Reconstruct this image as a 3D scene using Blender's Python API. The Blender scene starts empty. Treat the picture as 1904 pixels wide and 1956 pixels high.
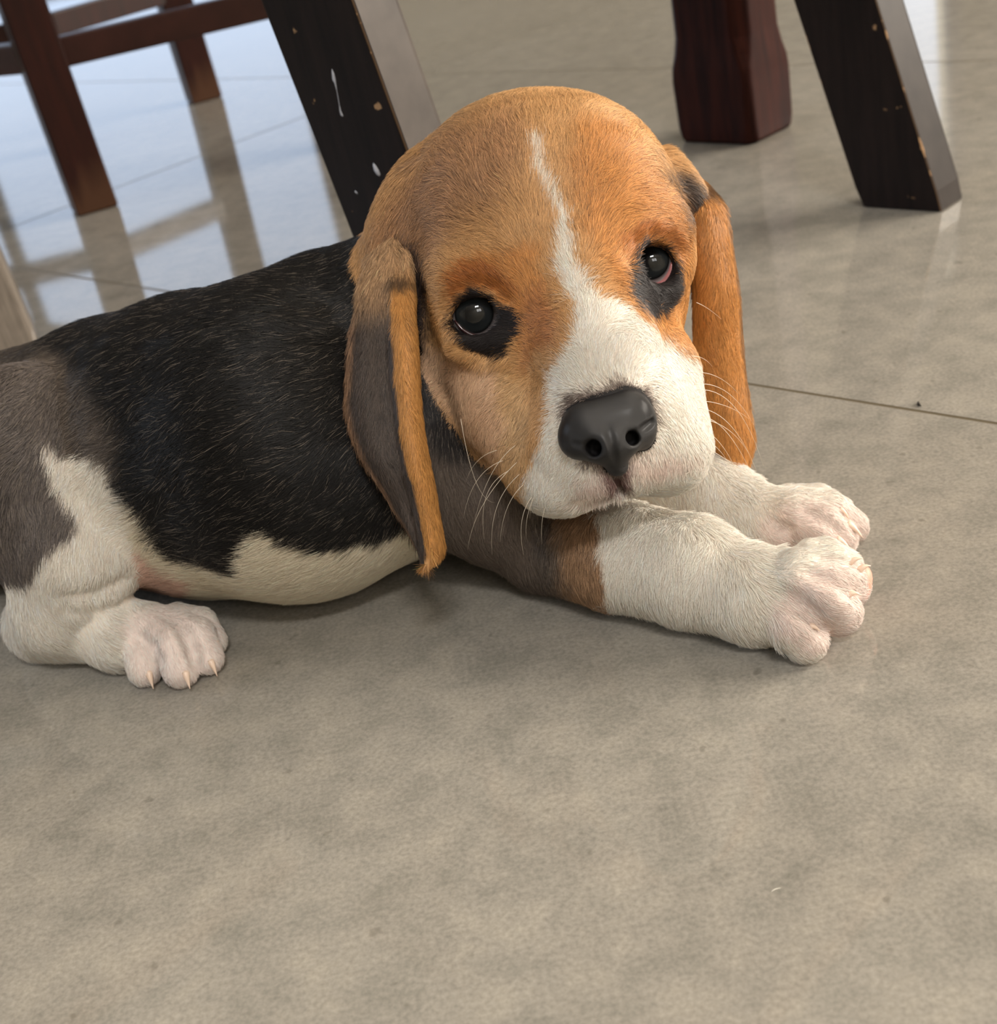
import bpy, math
import numpy as np
from math import sin, cos, radians, pi
from mathutils import Vector, Matrix

rng = np.random.default_rng(7)
sc = bpy.context.scene
COL = sc.collection
FUR, VOX, STRANDS = True, .00085, 850000

# ------------------------------------------------------------------ camera
F, CX, CY, H = 2600., 952., 978., .26
TH, RO = radians(27.4), radians(12.1)
FW = np.array([0, cos(TH), -sin(TH)])
_r0 = np.array([1, 0, 0.]); _u0 = np.array([0, sin(TH), cos(TH)])
RI = cos(RO) * _r0 - sin(RO) * _u0
UP = sin(RO) * _r0 + cos(RO) * _u0
CAM = np.array([0, 0, H])
cd = bpy.data.cameras.new('camera'); cam = bpy.data.objects.new('camera', cd); COL.objects.link(cam)
M = Matrix.Identity(4)
for i in range(3):
    M[i][0], M[i][1], M[i][2], M[i][3] = RI[i], UP[i], -FW[i], CAM[i]
cam.matrix_world = M
cd.sensor_fit = 'HORIZONTAL'; cd.sensor_width = 36; cd.lens = 36 * F / 1904
cd.clip_start = .01; cd.clip_end = 100
cd.dof.use_dof = True; cd.dof.focus_distance = .435; cd.dof.aperture_fstop = 20
sc.camera = cam

def ray(x, y): return (x - CX) / F * RI - (y - CY) / F * UP + FW
def P(x, y, d): return CAM + d * ray(x, y)            # a point of the place at distance d along the view
def G(x, y, z=0.):                                    # a point of the place at height z
    v = ray(x, y); return CAM + (z - H) / v[2] * v
def proj(p):
    q = np.asarray(p) - CAM; z = q @ FW
    return CX + F * (q @ RI) / z, CY - F * (q @ UP) / z

# ------------------------------------------------------------------ light
w = bpy.data.worlds.new('world'); sc.world = w; w.use_nodes = True
w.node_tree.nodes['Background'].inputs[0].default_value = (.62, .76, 1, 1)
w.node_tree.nodes['Background'].inputs[1].default_value = .8
def area(name, loc, target, sx, sy, power, col):
    l = bpy.data.lights.new(name, 'AREA'); l.shape = 'RECTANGLE'; l.size = sx; l.size_y = sy
    l.energy = power; l.color = col
    o = bpy.data.objects.new(name, l); COL.objects.link(o); o.location = loc
    o.rotation_euler = (Vector(target) - Vector(loc)).to_track_quat('-Z', 'Y').to_euler()
    return o
area('daylight_right', (3.95, .75, 1.55), (0, .75, 1.55), 3.0, 1.5, 225, (1, .90, .77))
area('daylight_back_left', (-1.85, 6.15, 1.2), (-1.85, 0, 1.2), 2.9, 2.2, 2.4, (.60, .80, 1))
area('daylight_back_right', (2.235, 6.15, 1.2), (2.235, 0, 1.2), .37, 2.0, 1.0, (1, .87, .62))
for _x in (.12, .52): area('catchlight_lamp_light', (_x, -1.75, 2.68), (_x, -1.75, 0), .34, .34, 16, (1, .97, .93))  # unseen pair added overhead to lift the catchlights in the eyes
area('daylight_left', (-3.95, 1.0, 1.55), (0, 1.0, 1.55), 2.4, 1.4, 24, (.72, .84, 1))
area('daylight_front', (.75, -2.55, 2.05), (.75, 0, 2.05), 1.2, .9, 14, (1, .96, .92))
sc.view_settings.view_transform = 'Standard'; sc.view_settings.look = 'None'
sc.view_settings.gamma = 1; sc.view_settings.use_curve_mapping = False
sc.view_settings.exposure = 0.74
sc.cycles.max_bounces = 6; sc.cycles.diffuse_bounces = 4; sc.cycles.sample_clamp_indirect = 6
sc.cycles_curves.shape = 'RIBBONS'

# ------------------------------------------------------------------ helpers
def lin(c):
    c = np.asarray(c, float) / 255
    return np.where(c <= .04045, c / 12.92, ((c + .055) / 1.055) ** 2.4)
def rgba(c): return tuple(lin(c)) + (1,)
def mat(name, col=(128, 128, 128), rough=.5, spec=.5, **kw):
    m = bpy.data.materials.new(name); m.use_nodes = True
    b = m.node_tree.nodes['Principled BSDF']
    b.inputs['Base Color'].default_value = rgba(col); b.inputs['Roughness'].default_value = rough
    b.inputs['Specular IOR Level'].default_value = spec
    for k, v in kw.items(): b.inputs[k].default_value = v
    return m
class N:
    """tiny node builder"""
    def __init__(s, m): s.t = m.node_tree; s.b = s.t.nodes['Principled BSDF']
    def n(s, typ, inp=None, **kw):
        o = s.t.nodes.new(typ)
        for k, v in kw.items(): setattr(o, k, v)
        for k, v in (inp or {}).items():
            if hasattr(v, 'is_output'): s.t.links.new(v, o.inputs[k])
            else: o.inputs[k].default_value = v
        return o
    def math(s, op, a, b=0., c=0.):
        o = s.t.nodes.new('ShaderNodeMath'); o.operation = op
        for i, v in enumerate((a, b, c)):
            if hasattr(v, 'is_output'): s.t.links.new(v, o.inputs[i])
            else: o.inputs[i].default_value = v
        return o.outputs[0]
    def ramp(s, f, stops, interp='LINEAR'):
        o = s.t.nodes.new('ShaderNodeValToRGB'); s.t.links.new(f, o.inputs[0]); r = o.color_ramp; r.interpolation = interp
        r.elements.remove(r.elements[1]); r.elements[0].position = stops[0][0]; r.elements[0].color = (*stops[0][1][:3], 1)
        for p, c in stops[1:]: r.elements.new(p).color = (*c[:3], 1)
        return o.outputs[0]
    def mix(s, f, a, b, blend='MIX'):
        o = s.t.nodes.new('ShaderNodeMix'); o.data_type = 'RGBA'; o.blend_type = blend
        for i, v in zip((0, 6, 7), (f, a, b)):
            if hasattr(v, 'is_output'): s.t.links.new(v, o.inputs[i])
            else: o.inputs[i].default_value = v
        return o.outputs[2]
    def link(s, a, name): s.t.links.new(a, s.b.inputs[name])
def mesh_obj(name, V, Fc, m=None, parent=None, smooth=False, mids=None):
    me = bpy.data.meshes.new(name); me.from_pydata([tuple(map(float, v)) for v in V], [], [tuple(map(int, f)) for f in Fc])
    me.update()
    for x in (m if isinstance(m, (list, tuple)) else [m] if m else []): me.materials.append(x)
    if mids is not None: me.polygons.foreach_set('material_index', np.array(mids, dtype=np.int32))
    if smooth: me.polygons.foreach_set('use_smooth', [True] * len(me.polygons))
    o = bpy.data.objects.new(name, me); COL.objects.link(o)
    if parent: o.parent = parent
    return o
def empty(name, loc, label, cat, group=None):
    o = bpy.data.objects.new(name, None); COL.objects.link(o); o.location = [float(v) for v in loc]; o.empty_display_size = .02
    o['label'] = label; o['category'] = cat
    if group: o['group'] = group
    return o
def keep(o, root):
    """geometry is written in world metres; hang it under its thing without moving it"""
    o.parent = root; o.matrix_parent_inverse = Matrix.Translation(-root.location)
    return o
def bevel(o, wd, seg=3):
    b = o.modifiers.new('bevel', 'BEVEL'); b.width = wd; b.segments = seg; b.limit_method = 'ANGLE'; b.harden_normals = False
    return o
def box_pts(c, ax, ay, az, hx, hy, hz):
    c, ax, ay, az = map(np.asarray, (c, ax, ay, az))
    V = [c + sx * hx * ax + sy * hy * ay + sz * hz * az for sz in (-1, 1) for sy in (-1, 1) for sx in (-1, 1)]
    return V, [(0, 2, 3, 1), (4, 5, 7, 6), (0, 1, 5, 4), (2, 6, 7, 3), (0, 4, 6, 2), (1, 3, 7, 5)]
def loft(rings, cap=True):
    V = np.concatenate(rings); n = len(rings[0]); Fc = []
    for i in range(len(rings) - 1):
        for j in range(n):
            k = (j + 1) % n
            Fc.append((i * n + j, i * n + k, (i + 1) * n + k, (i + 1) * n + j))
    if cap:
        Fc.append(tuple(range(n - 1, -1, -1))); Fc.append(tuple(len(V) - n + j for j in range(n)))
    return V, Fc
def unit(v): v = np.asarray(v, float); return v / np.linalg.norm(v)

# ------------------------------------------------------------------ the room
def tile_mat():
    m = mat('porcelain_tile', (165, 158, 142), .16, .5); k = N(m)
    geo = k.n('ShaderNodeNewGeometry'); pos = geo.outputs['Position']
    sep = k.n('ShaderNodeSeparateXYZ', {0: pos})
    e = k.math('ADD', k.math('MULTIPLY', sep.outputs[0], .665), k.math('MULTIPLY', sep.outputs[1], -.747))
    n = k.math('ADD', k.math('MULTIPLY', sep.outputs[0], .747), k.math('MULTIPLY', sep.outputs[1], .665))
    def joint(v, off, step):
        f = k.math('FRACT', k.math('DIVIDE', k.math('SUBTRACT', v, off - 60 * step), step))
        d = k.math('MULTIPLY', k.math('MINIMUM', f, k.math('SUBTRACT', 1., f)), step)
        return d
    d = k.math('MINIMUM', joint(n, .476, .591), joint(e, -1.18, 1.204))
    jm = k.n('ShaderNodeMapRange', {0: d, 1: .0007, 2: .0013, 3: 1., 4: 0.}).outputs[0]
    n1 = k.n('ShaderNodeTexNoise', {'Vector': pos, 'Scale': 7., 'Detail': 6., 'Roughness': .62}).outputs[0]
    n2 = k.n('ShaderNodeTexNoise', {'Vector': pos, 'Scale': 50., 'Detail': 8., 'Roughness': .68, 'Distortion': .15}).outputs[0]
    n3 = k.n('ShaderNodeTexNoise', {'Vector': pos, 'Scale': 650., 'Detail': 3., 'Roughness': .6}).outputs[0]
    a = k.ramp(n1, [(.3, lin((141, 136, 127))), (.7, lin((150, 145, 136)))])
    b = k.ramp(n2, [(.30, (.31, .325, .32)), (.5, (.5, .5, .5)), (.70, (.68, .67, .645))])
    c = k.mix(.55, a, b, 'OVERLAY')
    g = k.ramp(n3, [(.3, (.30, .30, .30)), (.7, (.70, .70, .70))])
    c = k.mix(.45, c, g, 'OVERLAY')
    # fine dark hairline scuffs
    n4 = k.n('ShaderNodeTexNoise', {'Vector': pos, 'Scale': 90., 'Detail': 4., 'Roughness': .55, 'Distortion': 2.5}).outputs[0]
    ln = k.math('SUBTRACT', 1., k.math('MULTIPLY', k.math('ABSOLUTE', k.math('SUBTRACT', n4, .5)), 60.))
    ms = k.n('ShaderNodeMapRange', {0: n2, 1: .40, 2: .30, 3: 0., 4: .22}).outputs[0]
    c = k.mix(k.math('MULTIPLY', k.math('MAXIMUM', ln, 0.), ms), c, rgba((92, 88, 78)))
    n5 = k.n('ShaderNodeTexNoise', {'Vector': pos, 'Scale': 150., 'Detail': 2., 'Roughness': .4}).outputs[0]
    sp = k.n('ShaderNodeMapRange', {0: n5, 1: .70, 2: .76, 3: 0., 4: .35}).outputs[0]
    c = k.mix(sp, c, rgba((84, 78, 68)))
    c = k.mix(jm, c, rgba((88, 78, 58)))
    k.link(c, 'Base Color')
    r = k.n('ShaderNodeMapRange', {0: n2, 1: .2, 2: .8, 3: .04, 4: .08}).outputs[0]
    k.link(k.mix(jm, r, (.7, .7, .7, 1)), 'Roughness')
    bp = k.n('ShaderNodeBump', {'Strength': .5, 'Distance': .001, 'Height': k.math('SUBTRACT', 1., jm)}).outputs[0]
    b2 = k.n('ShaderNodeBump', {'Strength': .05, 'Distance': .0008, 'Height': n1, 'Normal': bp}).outputs[0]
    k.link(b2, 'Normal')
    return m
def struct(name, V, Fc, m):
    o = mesh_obj(name, V, Fc, m); o['kind'] = 'structure'; return o
ZC = 2.8
V, Fc = box_pts((0, 1.1, -.05), (1, 0, 0), (0, 1, 0), (0, 0, 1), 4.3, 5.4, .05)
struct('floor', V, Fc, tile_mat())
def plaster(name, col):
    m = mat(name, col, .85, .3); k = N(m)
    n = k.n('ShaderNodeTexNoise', {'Scale': 6., 'Detail': 4.}).outputs[0]
    a = lin(col)
    k.link(k.ramp(n, [(.3, a * .93), (.7, a * 1.05)]), 'Base Color')
    return m
wallm = plaster('wall_paint', (158, 152, 138)); ceilm = plaster('ceiling_paint', (206, 200, 188))
V, Fc = box_pts((0, 1.1, ZC + .05), (1, 0, 0), (0, 1, 0), (0, 0, 1), 4.3, 5.4, .05)
struct('ceiling', V, Fc, ceilm)
framem = mat('window_frame_paint', (70, 62, 55), .4)
def wall(name, fixed, axis, a0, a1, holes):
    """a wall 0.12 m thick at fixed x or y, from a0 to a1, with rectangular openings (u0,u1,z0,z1)"""
    us = sorted({a0, a1, *[h[0] for h in holes], *[h[1] for h in holes]}); zs = sorted({0., ZC, *[h[2] for h in holes], *[h[3] for h in holes]})
    V, Fc = [], []
    for i in range(len(us) - 1):
        for j in range(len(zs) - 1):
            uc, zc = (us[i] + us[i + 1]) / 2, (zs[j] + zs[j + 1]) / 2
            if any(h[0] < uc < h[1] and h[2] < zc < h[3] for h in holes): continue
            c = (fixed, uc, zc) if axis == 'x' else (uc, fixed, zc)
            hu, hz = (us[i + 1] - us[i]) / 2, (zs[j + 1] - zs[j]) / 2
            v, f = box_pts(c, (1, 0, 0), (0, 1, 0), (0, 0, 1), .06 if axis == 'x' else hu, hu if axis == 'x' else .06, hz)
            Fc += [tuple(q + len(V) for q in t) for t in f]; V += v
    struct(name, V, Fc, wallm)
wh = {'back': [(-3.3, -.4, .1, 2.3), (2.05, 2.42, .2, 2.2)], 'right': [(-.75, 2.25, .8, 2.3)], 'left': [(-.2, 2.2, .85, 2.25)], 'front': [(.15, 1.35, 1.6, 2.5)]}
wall('wall_back', 6.26, 'y', -4.2, 4.2, wh['back']); wall('wall_front', -2.66, 'y', -4.2, 4.2, wh['front'])
wall('wall_left', -4.06, 'x', -2.6, 6.2, wh['left']); wall('wall_right', 4.06, 'x', -2.6, 6.2, wh['right'])
def win_frame(n, fixed, axis, h, mull):
    u0, u1, z0, z1 = h; V, Fc = [], []
    bars = [((u0 + u1) / 2, z0 + .02, (u1 - u0) / 2, .025), ((u0 + u1) / 2, z1 - .02, (u1 - u0) / 2, .025)]
    bars += [(u0 + (u1 - u0) * i / mull + (.02 if i == 0 else -.02 if i == mull else 0), (z0 + z1) / 2, .028, (z1 - z0) / 2) for i in range(mull + 1)]
    for uc, zc, hu, hz in bars:
        c = (fixed, uc, zc) if axis == 'x' else (uc, fixed, zc)
        v, f = box_pts(c, (1, 0, 0), (0, 1, 0), (0, 0, 1), .03 if axis == 'x' else hu, hu if axis == 'x' else .03, hz)
        Fc += [tuple(q + len(V) for q in t) for t in f]; V += v
    struct('window_%d' % n, V, Fc, framem)
win_frame(1, 6.08, 'y', wh['back'][0], 2); win_frame(2, 6.08, 'y', wh['back'][1], 1)
win_frame(3, 3.88, 'x', wh['right'][0], 3); win_frame(4, -3.88, 'x', wh['left'][0], 3); win_frame(5, -2.48, 'y', wh['front'][0], 2)

for _x in (.12, .52):                       # flush ceiling lamps added behind the viewer to raise the eye catchlights
    lr = empty('added_catchlight_lamp', (_x, -1.75, 2.8), 'square flush white ceiling lamp added for eye catchlights, %s of the pair' % ('left' if _x < .3 else 'right'), 'lamp', 'unseen lamps added for the eye catchlights')
    V, Fc = [], []
    for cx_, cy_, hx_, hy_ in ((0, .20, .22, .02), (0, -.20, .22, .02), (.20, 0, .02, .18), (-.20, 0, .02, .18)):
        v, f = box_pts((cx_, cy_, -.055), (1, 0, 0), (0, 1, 0), (0, 0, 1), hx_, hy_, .055); Fc += [tuple(q + len(V) for q in t) for t in f]; V += v
    mesh_obj('catchlight_lamp_frame', V, Fc, mat('catchlight_frame_white', (225, 225, 222), .4), lr)
# ------------------------------------------------------------------ furniture
def wood(name, c0, c1, rough, coat, spec=.5, scale=(14., 14., 1.2), chips=None, worn=None, worn_z=.09):
    m = mat(name, c0, rough, spec); k = N(m)
    tc = k.n('ShaderNodeTexCoord').outputs['Object']
    mp = k.n('ShaderNodeMapping', {0: tc, 3: scale}).outputs[0]
    n = k.n('ShaderNodeTexNoise', {'Vector': mp, 'Scale': 9., 'Detail': 6., 'Roughness': .65}).outputs[0]
    c = k.ramp(n, [(.32, lin(c0)), (.68, lin(c1))])
    if worn is not None:                      # varnish rubbed off towards the foot
        sz = k.n('ShaderNodeSeparateXYZ', {0: tc}).outputs[2]
        g = k.n('ShaderNodeMapRange', {0: sz, 1: 0., 2: worn_z, 3: .75, 4: 0.}).outputs[0]
        n2 = k.n('ShaderNodeTexNoise', {'Vector': mp, 'Scale': 3.5, 'Detail': 5.}).outputs[0]
        f = k.n('ShaderNodeMapRange', {0: k.math('ADD', g, n2), 1: .75, 2: 1.1, 3: 0., 4: 1.}).outputs[0]
        c = k.mix(f, c, rgba(worn))
    k.link(c, 'Base Color')
    k.b.inputs['Coat Weight'].default_value = coat; k.b.inputs['Coat Roughness'].default_value = .12
    bp = k.n('ShaderNodeBump', {'Strength': .12, 'Distance': .0006, 'Height': n}).outputs[0]; k.link(bp, 'Normal')
    return m
red = wood('red_brown_varnish', (28, 9, 6), (50, 19, 12), .4, .05, .25, worn=(70, 45, 30), worn_z=.06)
redrail = wood('red_brown_rail_varnish', (40, 18, 13), (60, 30, 23), .42, .05, .3, scale=(1.5, 1.5, 1.5))
dark = wood('dark_laminate', (20, 13, 12), (38, 28, 27), .33, .35)
brown = wood('polished_brown_leg', (26, 7, 6), (60, 26, 18), .5, .0, .12)

ZUP = np.array([0, 0, 1.])
def rot2(v, a): return np.array([v[0] * cos(a) - v[1] * sin(a), v[0] * sin(a) + v[1] * cos(a), 0])
def post(name, root, base, top, ax, hx, hy, m, bv=.002):
    base, top, ax = np.asarray(base, float), np.asarray(top, float), unit(ax); ay = unit(np.cross(ZUP, ax))
    rel = top - base
    rings = [np.array([t * rel + sx * hx * ax + sy * hy * ay for sx, sy in ((-1, -1), (1, -1), (1, 1), (-1, 1))]) for t in np.linspace(0, 1, 5)]
    V, Fc = loft(rings); o = mesh_obj(name, V, Fc, m); o.location = Vector(base) - root.location; o.parent = root
    return bevel(o, bv)
# red-brown chair: corners from the two visible feet
A1 = G(182, 398); A2 = G(391, 190)
E1 = np.array([.981, .192, 0]); A3 = A1 + E1 * .262; A4 = np.array([-.379, 1.60, 0.])
chair = empty('dining_chair', A1, 'red-brown varnished wooden chair with square legs and low side rails, foot worn pale', 'chair')
A5 = A3 + (A2 - A1) * .9
SEAT = .44
lean = np.array([-.012, 0, 0])
yaw1 = unit([cos(radians(20)), sin(radians(20)), 0])
for b in (A1, A2, A3, A4):
    post('leg', chair, b + ZUP * .0005, b + lean + ZUP * (SEAT - .0005), yaw1, .0185, .0185, red)
def rail(name, root, a, b, hh, ht, m, trim=.015):
    a, b = np.asarray(a), np.asarray(b); d = b - a; L = np.linalg.norm(d); d = d / L
    a = a + d * trim; b = b - d * trim; side = unit(np.cross(ZUP, d)); c = (a + b) / 2
    V, Fc = box_pts(c - np.array(root.location), d, side, unit(np.cross(d, side)), np.linalg.norm(b - a) / 2, ht, hh)
    o = mesh_obj(name, V, Fc, m, root); return bevel(o, .0015)
z = lambda p, h: p + ZUP * h
rail('side_rail', chair, z(A1, .135), z(A3, .135), .0125, .009, redrail)
rail('side_rail', chair, z(A4, .128), z(A2, .128), .0125, .009, red)
rail('side_rail', chair, z(A1, .135), z(A1 + np.array([-.20, .17, 0]), .135), .0125, .009, redrail)
rail('side_rail', chair, z(A4, .128), z(A4 + np.array([-.2, -.03, 0]), .128), .0125, .009, redrail)
cs = (A1 + A2 + A3 + A4) / 4
V, Fc = box_pts(cs + ZUP * (SEAT + .012) - np.array(chair.location), E1, np.array([-E1[1], E1[0], 0]), ZUP, .21, .25, .012)
bevel(mesh_obj('seat', V, Fc, red, chair), .006)

# dark laminate seat legs: a broad dark face and an edge band with its lighting painted in, chipped along the corner
def laminate(name, col, col2, band, hx):
    m = mat(name, col, .5, .12 if not band else .2); k = N(m)
    tc = k.n('ShaderNodeTexCoord').outputs['Object']
    at = k.n('ShaderNodeAttribute', attribute_name='edge').outputs['Fac']
    mp = k.n('ShaderNodeMapping', {0: tc, 3: (60., 60., 4.)}).outputs[0]
    n = k.n('ShaderNodeTexNoise', {'Vector': mp, 'Scale': 3., 'Detail': 6., 'Roughness': .6}).outputs[0]
    c = k.ramp(n, [(.32, lin(col)), (.68, lin(col2))])
    if band:
        n0 = k.n('ShaderNodeTexNoise', {'Vector': tc, 'Scale': 60., 'Detail': 5.}).outputs[0]
        c = k.ramp(n0, [(.3, lin(col)), (.7, lin(col2))])
    n2 = k.n('ShaderNodeTexNoise', {'Vector': tc, 'Scale': 55., 'Detail': 4., 'Roughness': .6}).outputs[0]
    chip = k.n('ShaderNodeMapRange', {0: k.math('SUBTRACT', n2, k.math('MULTIPLY', at, 160.)), 1: .47, 2: .50, 3: 0., 4: 1.}).outputs[0]
    thin = k.n('ShaderNodeMapRange', {0: at, 1: .0003, 2: .0008, 3: .6, 4: 0.}).outputs[0]
    f = k.math('MAXIMUM', chip, thin)
    c = k.mix(f, c, rgba((168, 134, 100)))
    k.link(c, 'Base Color'); k.link(k.mix(f, (.42, .42, .42, 1), (.8, .8, .8, 1)), 'Roughness')
    k.b.inputs['Coat Weight'].default_value = .0 if not band else .15; k.b.inputs['Coat Roughness'].default_value = .1
    return m
lamd = laminate('dark_laminate_face', (20, 14, 12), (34, 25, 22), False, .03)
lamb = laminate('lit_taupe_edge_band', (64, 58, 54), (80, 73, 68), True, .015)  # side band paled for the window light it reflects
lamc = laminate('shaded_taupe_edge_band', (42, 37, 35), (54, 48, 45), True, .015)  # darkened copy of the band, shade painted in for the less lit leg
def board_leg(root, B, rake, u, wd, dp, hgt, name='leg', lab=None, m2=None):
    """B is the foot of the front left corner, u runs along the broad face, rake is the lean per metre of height"""
    u = unit(u); n = np.array([-u[1], u[0], 0]); B = np.asarray(B, float)
    rk = np.array([rake[0], rake[1], 0]); nz = 40; rings = []
    r = .004; prof = []
    pts2 = [(0, 0), (wd, 0), (wd, dp), (0, dp)]
    for ci, (px, py) in enumerate(pts2):          # rounded corners, the two front ones crisp
        rr = .0012 if ci < 2 else r
        sx = 1 if px == 0 else -1; sy = 1 if py == 0 else -1
        a0 = {0: pi, 1: 1.5 * pi, 2: 0, 3: .5 * pi}[ci]
        for q in range(4):
            a = a0 + q * pi / 6; prof.append((px + sx * rr + rr * cos(a), py + sy * rr + rr * sin(a)))
    prof = np.array(prof)
    # long faces get extra columns so the chips have somewhere to live
    for t in np.linspace(0, 1, nz):
        h = .0008 + (hgt - .0008) * t
        sh = 1.0 if t > .001 else .96
        c = prof.mean(0); pr = (prof - c) * sh + c
        rings.append(np.array([B + u * a + n * b + rk * h + ZUP * h for a, b in pr]) - np.array(root.location))
    V, Fc = loft(rings); o = mesh_obj(name, V, Fc, [lamd, m2 or lamb], root)
    me = o.data
    nn = len(prof)
    for p in me.polygons:
        if len(p.vertices) == 4:
            j = p.vertices[0] % nn
            p.material_index = 1 if 7 <= j < 12 else 0
    # distance to the front right corner, per face corner
    at = me.attributes.new('edge', 'FLOAT', 'CORNER'); vals = np.zeros(len(me.loops), np.float32)
    for li, l in enumerate(me.loops):
        j = l.vertex_index % nn
        a, b = prof[j]; vals[li] = min(math.hypot(a - wd, b), math.hypot(a, b)) if b < .002 else math.hypot(a - wd, b)
    at.data.foreach_set('value', vals)
    if lab: o['label'] = lab
    return o
BC, BF = G(1645, 397), G(1800, 407)
stool = empty('wooden_chair', BC, 'chair with dark laminate board legs, chipped along their pale edges, standing behind the puppy', 'chair')
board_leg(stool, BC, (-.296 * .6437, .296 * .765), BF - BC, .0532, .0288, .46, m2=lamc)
board_leg(stool, (-.028, .6303, 0), (-.1387, .0792), (cos(-.7931), sin(-.7931), 0), .0574, .0276, .46, lab='leg with milky drips on its dark face')
milk = mat('dried_milk', (188, 190, 198), .35)
uA = np.array([cos(-.7931), sin(-.7931), 0]); nA = np.array([-uA[1], uA[0], 0]); rA = np.array([-.1387, .0792, 1.])
nrmA = unit(np.cross(uA, rA))
def drip(pxs):
    """a run of drops on the broad face of that leg, through the given picture points with radii in mm"""
    V, Fc = [], []; o0 = np.array([-.028, .6303, 0])
    rings = []
    for (x, y, r) in pxs:
        d = ray(x, y); t = ((o0 - CAM) @ nrmA) / (d @ nrmA); p = CAM + t * d; up_ = unit(rA)
        rings.append(np.array([p + r * .001 * (cos(a) * uA + .0 * up_) + r * .0006 * sin(a) * nrmA for a in np.linspace(0, 2 * pi, 11)[:-1]]) - np.array(stool.location))
    V, Fc = loft(rings); mesh_obj('milk_drip', V, Fc, milk, stool, True)
drip([(634, 132, .1), (636, 140, .7), (638, 152, 1.0), (640, 158, .5), (643, 172, .18), (648, 200, .18), (650, 212, .45), (653, 220, .75), (655, 223, .1)])
drip([(713, 311, .1), (715, 316, .9), (719, 325, 1.5), (723, 333, 1.2), (725, 337, .1)])
drip([(678, 364, .1), (680, 367, .7), (683, 371, .1)])
# the third leg at the frame's edge: find the lean that puts its edge where it stands
D0 = G(80, 668)
uD = unit([.64, -.765, 0]); dpD = .05; wdD = .03
nD = np.array([-uD[1], uD[0], 0])
def dedge(k):
    q = D0 + .15 * np.array([k, .05, 1]); a, b = proj(D0), proj(q)
    return a[0] + (b[0] - a[0]) * (480 - a[1]) / (b[1] - a[1])
kD = min(np.linspace(-.6, .3, 400), key=lambda k: abs(dedge(k) - 0))
uD = unit(np.array([.25, -.97, 0])); nD = np.array([-uD[1], uD[0], 0])
stool2 = empty('wooden_stool', D0, 'seat on board leg, side painted pale for caught light, with splintered edge, at left behind the black rump', 'stool')
lamw = wood('lit_pale_edge', (108, 99, 90), (134, 124, 113), .35, .4, scale=(60., 60., 5.))  # side face of a dark leg, light it catches painted in as pale colour
board_leg(stool2, D0 - uD * wdD - nD * dpD, (kD, .05), uD, wdD, dpD, .46, m2=lamw)
for rt, c, ax in ((stool, np.array([.04, .78, .475]), (.6437, -.765, 0)), (stool2, np.array([D0[0] - .17, D0[1] + .06, .475]), (.6, -.8, 0))):
    ax = unit(ax); V, Fc = box_pts(c - np.array(rt.location), ax, np.array([-ax[1], ax[0], 0]), ZUP, .16, .15, .014)
    bevel(mesh_obj('seat', V, Fc, lamd, rt), .005)
# polished brown leg with a square foot block and a slimmer chamfered shaft
B0, B1, B2 = G(1292, 274), G(1440, 280), G(1500, 249)
ub = unit(B1 - B0); wb = np.linalg.norm(B1 - B0); nb = np.array([-ub[1], ub[0], 0]); db = max(.055, abs((B2 - B1) @ nb))
cb = B0 + ub * wb / 2 + nb * db / 2
table = empty('dining_table', cb, 'table on a thick polished red-brown leg with a square foot block', 'table')
def octo(hx, hy, ch, c):
    q = [(-hx + ch, -hy), (hx - ch, -hy), (hx, -hy + ch), (hx, hy - ch), (hx - ch, hy), (-hx + ch, hy), (-hx, hy - ch), (-hx, -hy + ch)]
    return np.array([ub * a + nb * b + c for a, b in q])
rings = []
for zz, s, ch in ((.0, .955, .006), (.003, .985, .006), (.010, 1., .005), (.045, 1.0, .004), (.054, .995, .005), (.064, .975, .008), (.076, .955, .010), (.10, .95, .010), (.2, .95, .010), (.72, .93, .010)):
    rings.append(octo(wb / 2 * s, db / 2 * s, ch, np.array([0, 0, zz + .0006])))
V, Fc = loft(rings); bevel(mesh_obj('leg', V, Fc, brown, table), .002)
V, Fc = box_pts(np.array([.3, .35, .74]), ub, nb, ZUP, .42, .45, .018)
bevel(mesh_obj('tabletop', V, Fc, brown, table), .006)

# ================================================================== the puppy
# ---- implicit body: smooth union of round cones and ellipsoids, meshed once into a single continuous skin
PR = []     # (kind, group, centre, bound radius, data, k, sign)
GR = {'torso': 0, 'head': 1, 'near_fore': 2, 'far_fore': 3, 'hind': 4, 'far_hind': 5}
def rc(g, a, r1, b, r2, k=.012, s=1):
    a, b = np.asarray(a, float), np.asarray(b, float)
    PR.append(('rc', GR[g], (a + b) / 2, np.linalg.norm(b - a) / 2 + max(r1, r2), (a, r1, b, r2), k, s))
def el(g, c, R, r, k=.012, s=1):
    r = np.asarray(r, float); PR.append(('el', GR[g], np.asarray(c, float), r.max(), (np.asarray(R), r), k, s))
def sdf1(p, pr):
    if pr[0] == 'rc':
        a, r1, b, r2 = pr[4]; ba = b - a; l2 = ba @ ba + 1e-12
        pa = p - a; t = np.clip(pa @ ba / l2, 0, 1)
        return np.linalg.norm(pa - t[:, None] * ba, axis=1) - (r1 + (r2 - r1) * t)
    R, r = pr[4]; q = (p - pr[2]) @ R.T
    k0 = np.linalg.norm(q / r, axis=1); k1 = np.linalg.norm(q / (r * r), axis=1) + 1e-9
    return k0 * (k0 - 1) / k1
def smin(a, b, k):
    h = np.maximum(k - np.abs(a - b), 0) / k; return np.minimum(a, b) - h * h * k * .25
def smax(a, b, k): return -smin(-a, -b, k)
GK = {0: .01, 1: .008, 2: .010, 3: .008, 4: .009, 5: .006}
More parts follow.
